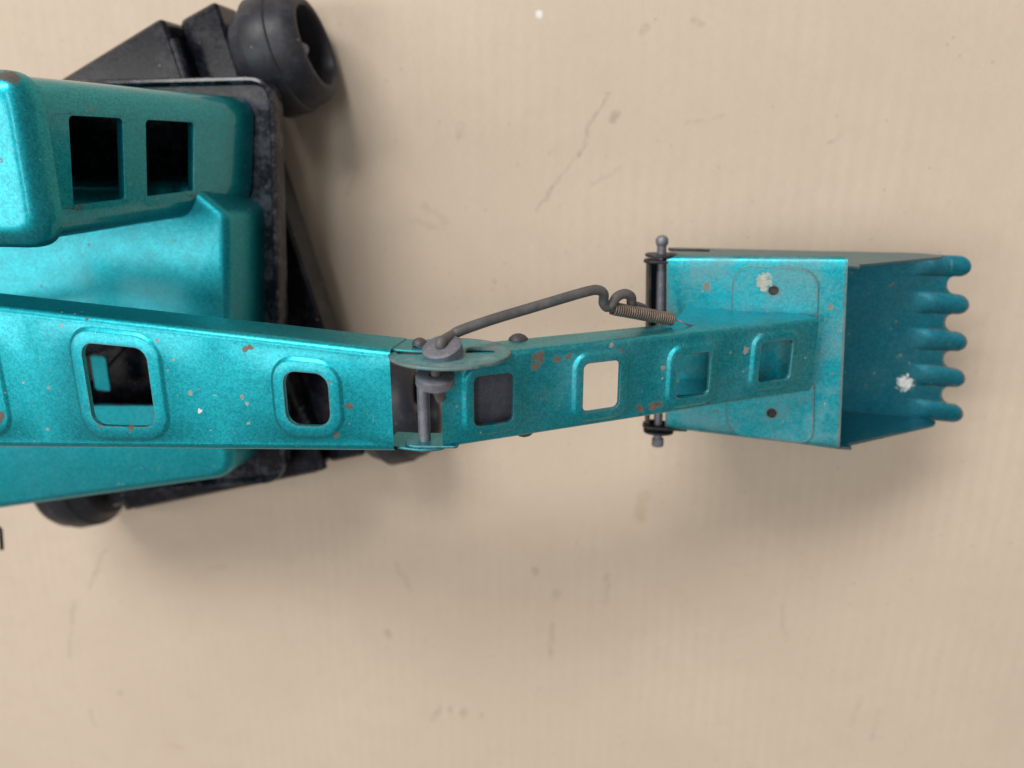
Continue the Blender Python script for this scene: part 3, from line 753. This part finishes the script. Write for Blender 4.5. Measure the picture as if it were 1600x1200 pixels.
# rear trap door (black) with ears and hinge pin
Hc_U, Hc_D = at(1033, 403, .074), at(1029, 668, .074)
V = []; Fc = []
prf = [(-.0040, .004), (-.0052, 0), (-.0048, -.006), (-.003, -.014), (.002, -.024), (.007, -.033)]
for (dx, dz) in prf:
    for hc in (Hc_U, Hc_D): V.append(Vector((hc.x+dx, hc.y+(-.002 if hc is Hc_U else .002), hc.z+dz)))
for i in range(len(prf)-1): Fc.append((i*2, i*2+1, i*2+3, i*2+2))
mesh('trap_door', V, Fc, 'blacksteel', bucket, 60, thick=.0009, label='black steel trap door behind the bucket')
V, Fc = tube([Hc_U+Vector((0, .0055, 0)), Hc_D-Vector((0, .007, 0))], .0019, 16); mesh('hinge_pin', V, Fc, 'metal', bucket, 50)
V, Fc = lathe([(0, .0020), (.001, .0026), (.0028, .0026), (.0040, .0016), (.0044, .0003)], Hc_U+Vector((0, .0050, 0)), (0, 1, 0), 16); mesh('pin_head', V, Fc, 'metal', bucket, 50)
V, Fc = lathe([(0, .0026), (.0036, .0026)], Hc_D-Vector((0, .0050, 0)), (0, -1, 0), 6); mesh('pin_nut', V, Fc, 'metal', bucket, 20)
for hc, sg in ((Hc_U, 1), (Hc_D, -1)):
    P = rpoly([(-.0068, -.0062), (.012, -.003), (.0125, .0035), (-.0068, .0065)], [.006, .001, .001, .006], 6)
    sheet2d('hinge_ear', [(p.x, p.y) for p in P], [], .0012, hc+Vector((0, -sg*.0012, 0)), (1, 0, 0.15), (-.15, 0, 1), 'blacksteel', bucket)
    P = rpoly([(-.0064, -.006), (.0064, -.006), (.0064, .006), (-.0064, .006)], .006, 6)
    sheet2d('hinge_washer', [(p.x, p.y) for p in P], [], .0010, hc+Vector((0, sg*.0012, 0)), (1, 0, 0), (0, 0, 1), 'blacksteel', bucket)
    a_ = hc+Vector((.003, sg*.0035, -.001)); b_ = hc+Vector((.019 if sg > 0 else .012, sg*.0036 if sg > 0 else 0, .0015))
    if sg > 0:
        dd = (b_-a_); dl = dd.length; P = rpoly([(0, -.002), (dl, -.0012), (dl, .0012), (0, .002)], .0006, 3)
        sheet2d('latch_arm', [(p.x, p.y) for p in P], [], .0009, a_, dd, Vector((0, 0, 1)), 'blacksteel', bucket)
# mounting pads of the arm on the back plate
def onplate(px, py, h=0): return onp(px, py, A_U+pn*h, pn)
def pad(pxs, rad, hole, name):
    O = onplate(*pxs[0], .0013); P = [((p-O).dot(pu), (p-O).dot(pn.cross(pu))) for p in [onplate(*q, .0013) for q in pxs]]
    hcn = onplate(*hole, .0013); hh = ((hcn-O).dot(pu), (hcn-O).dot(pn.cross(pu)))
    ol = rpoly(P, rad, 6)
    sheet2d(name, [(p.x, p.y) for p in ol], [circle(hh[0], hh[1], .0021, 20)], .0014, O, pu, pn.cross(pu), 'bucket', stick)
    V, Fc = lathe([(-.0003, .0021), (.00005, .0021)], hcn-pn*.0003, pn, 20); mesh('hole_shade_disc', V, Fc, 'blacksteel', bucket)  # black disc standing in for the darkness inside the hole
pad([(1143, 502), (1276, 508), (1279, 440), (1262, 420), (1165, 414), (1146, 430)], [.0005, .0005, .004, .004, .004, .004], (1209, 454), 'mounting_flange')
pad([(1135, 620), (1136, 664), (1155, 680), (1255, 692), (1270, 682), (1272, 600)][::-1], [.0005, .003, .004, .004, .003, .0005], (1206, 645), 'mounting_flange')
# closing gussets between arm flanks and plate
for sg in (1, -1):
    ef = si['eu'] if sg > 0 else si['ed']
    q0 = .098; q1 = si['me']
    a0 = si['A']+si['s']*q0; a1 = si['A']+si['s']*q1
    y0 = ef(q0)-sg*.0012; y1 = ef(q1)-sg*.0006
    V = [Vector((a0.x, y0, a0.z))-si['N']*.013, Vector((a1.x, y1, a1.z))-si['N']*.004]
    def drop(p):
        k = (p-A_U).dot(pn); return Vector((p.x, p.y, p.z-k/pn.z+.0004))
    V += [drop(V[1]), drop(Vector((a0.x+.003, y0+sg*.0025, a0.z)))]
    mesh('gusset', V, [(0, 1, 2, 3)] if sg > 0 else [(3, 2, 1, 0)], 'stick', stick, thick=.0009)
# crank rod that just enters the picture beside the hood
V, Fc = tube([at(-30, 800, .088), at(1, 828, .088), at(3, 858, .086)], .0010, 8); mesh('crank_rod', V, Fc, 'blacksteel', toy)
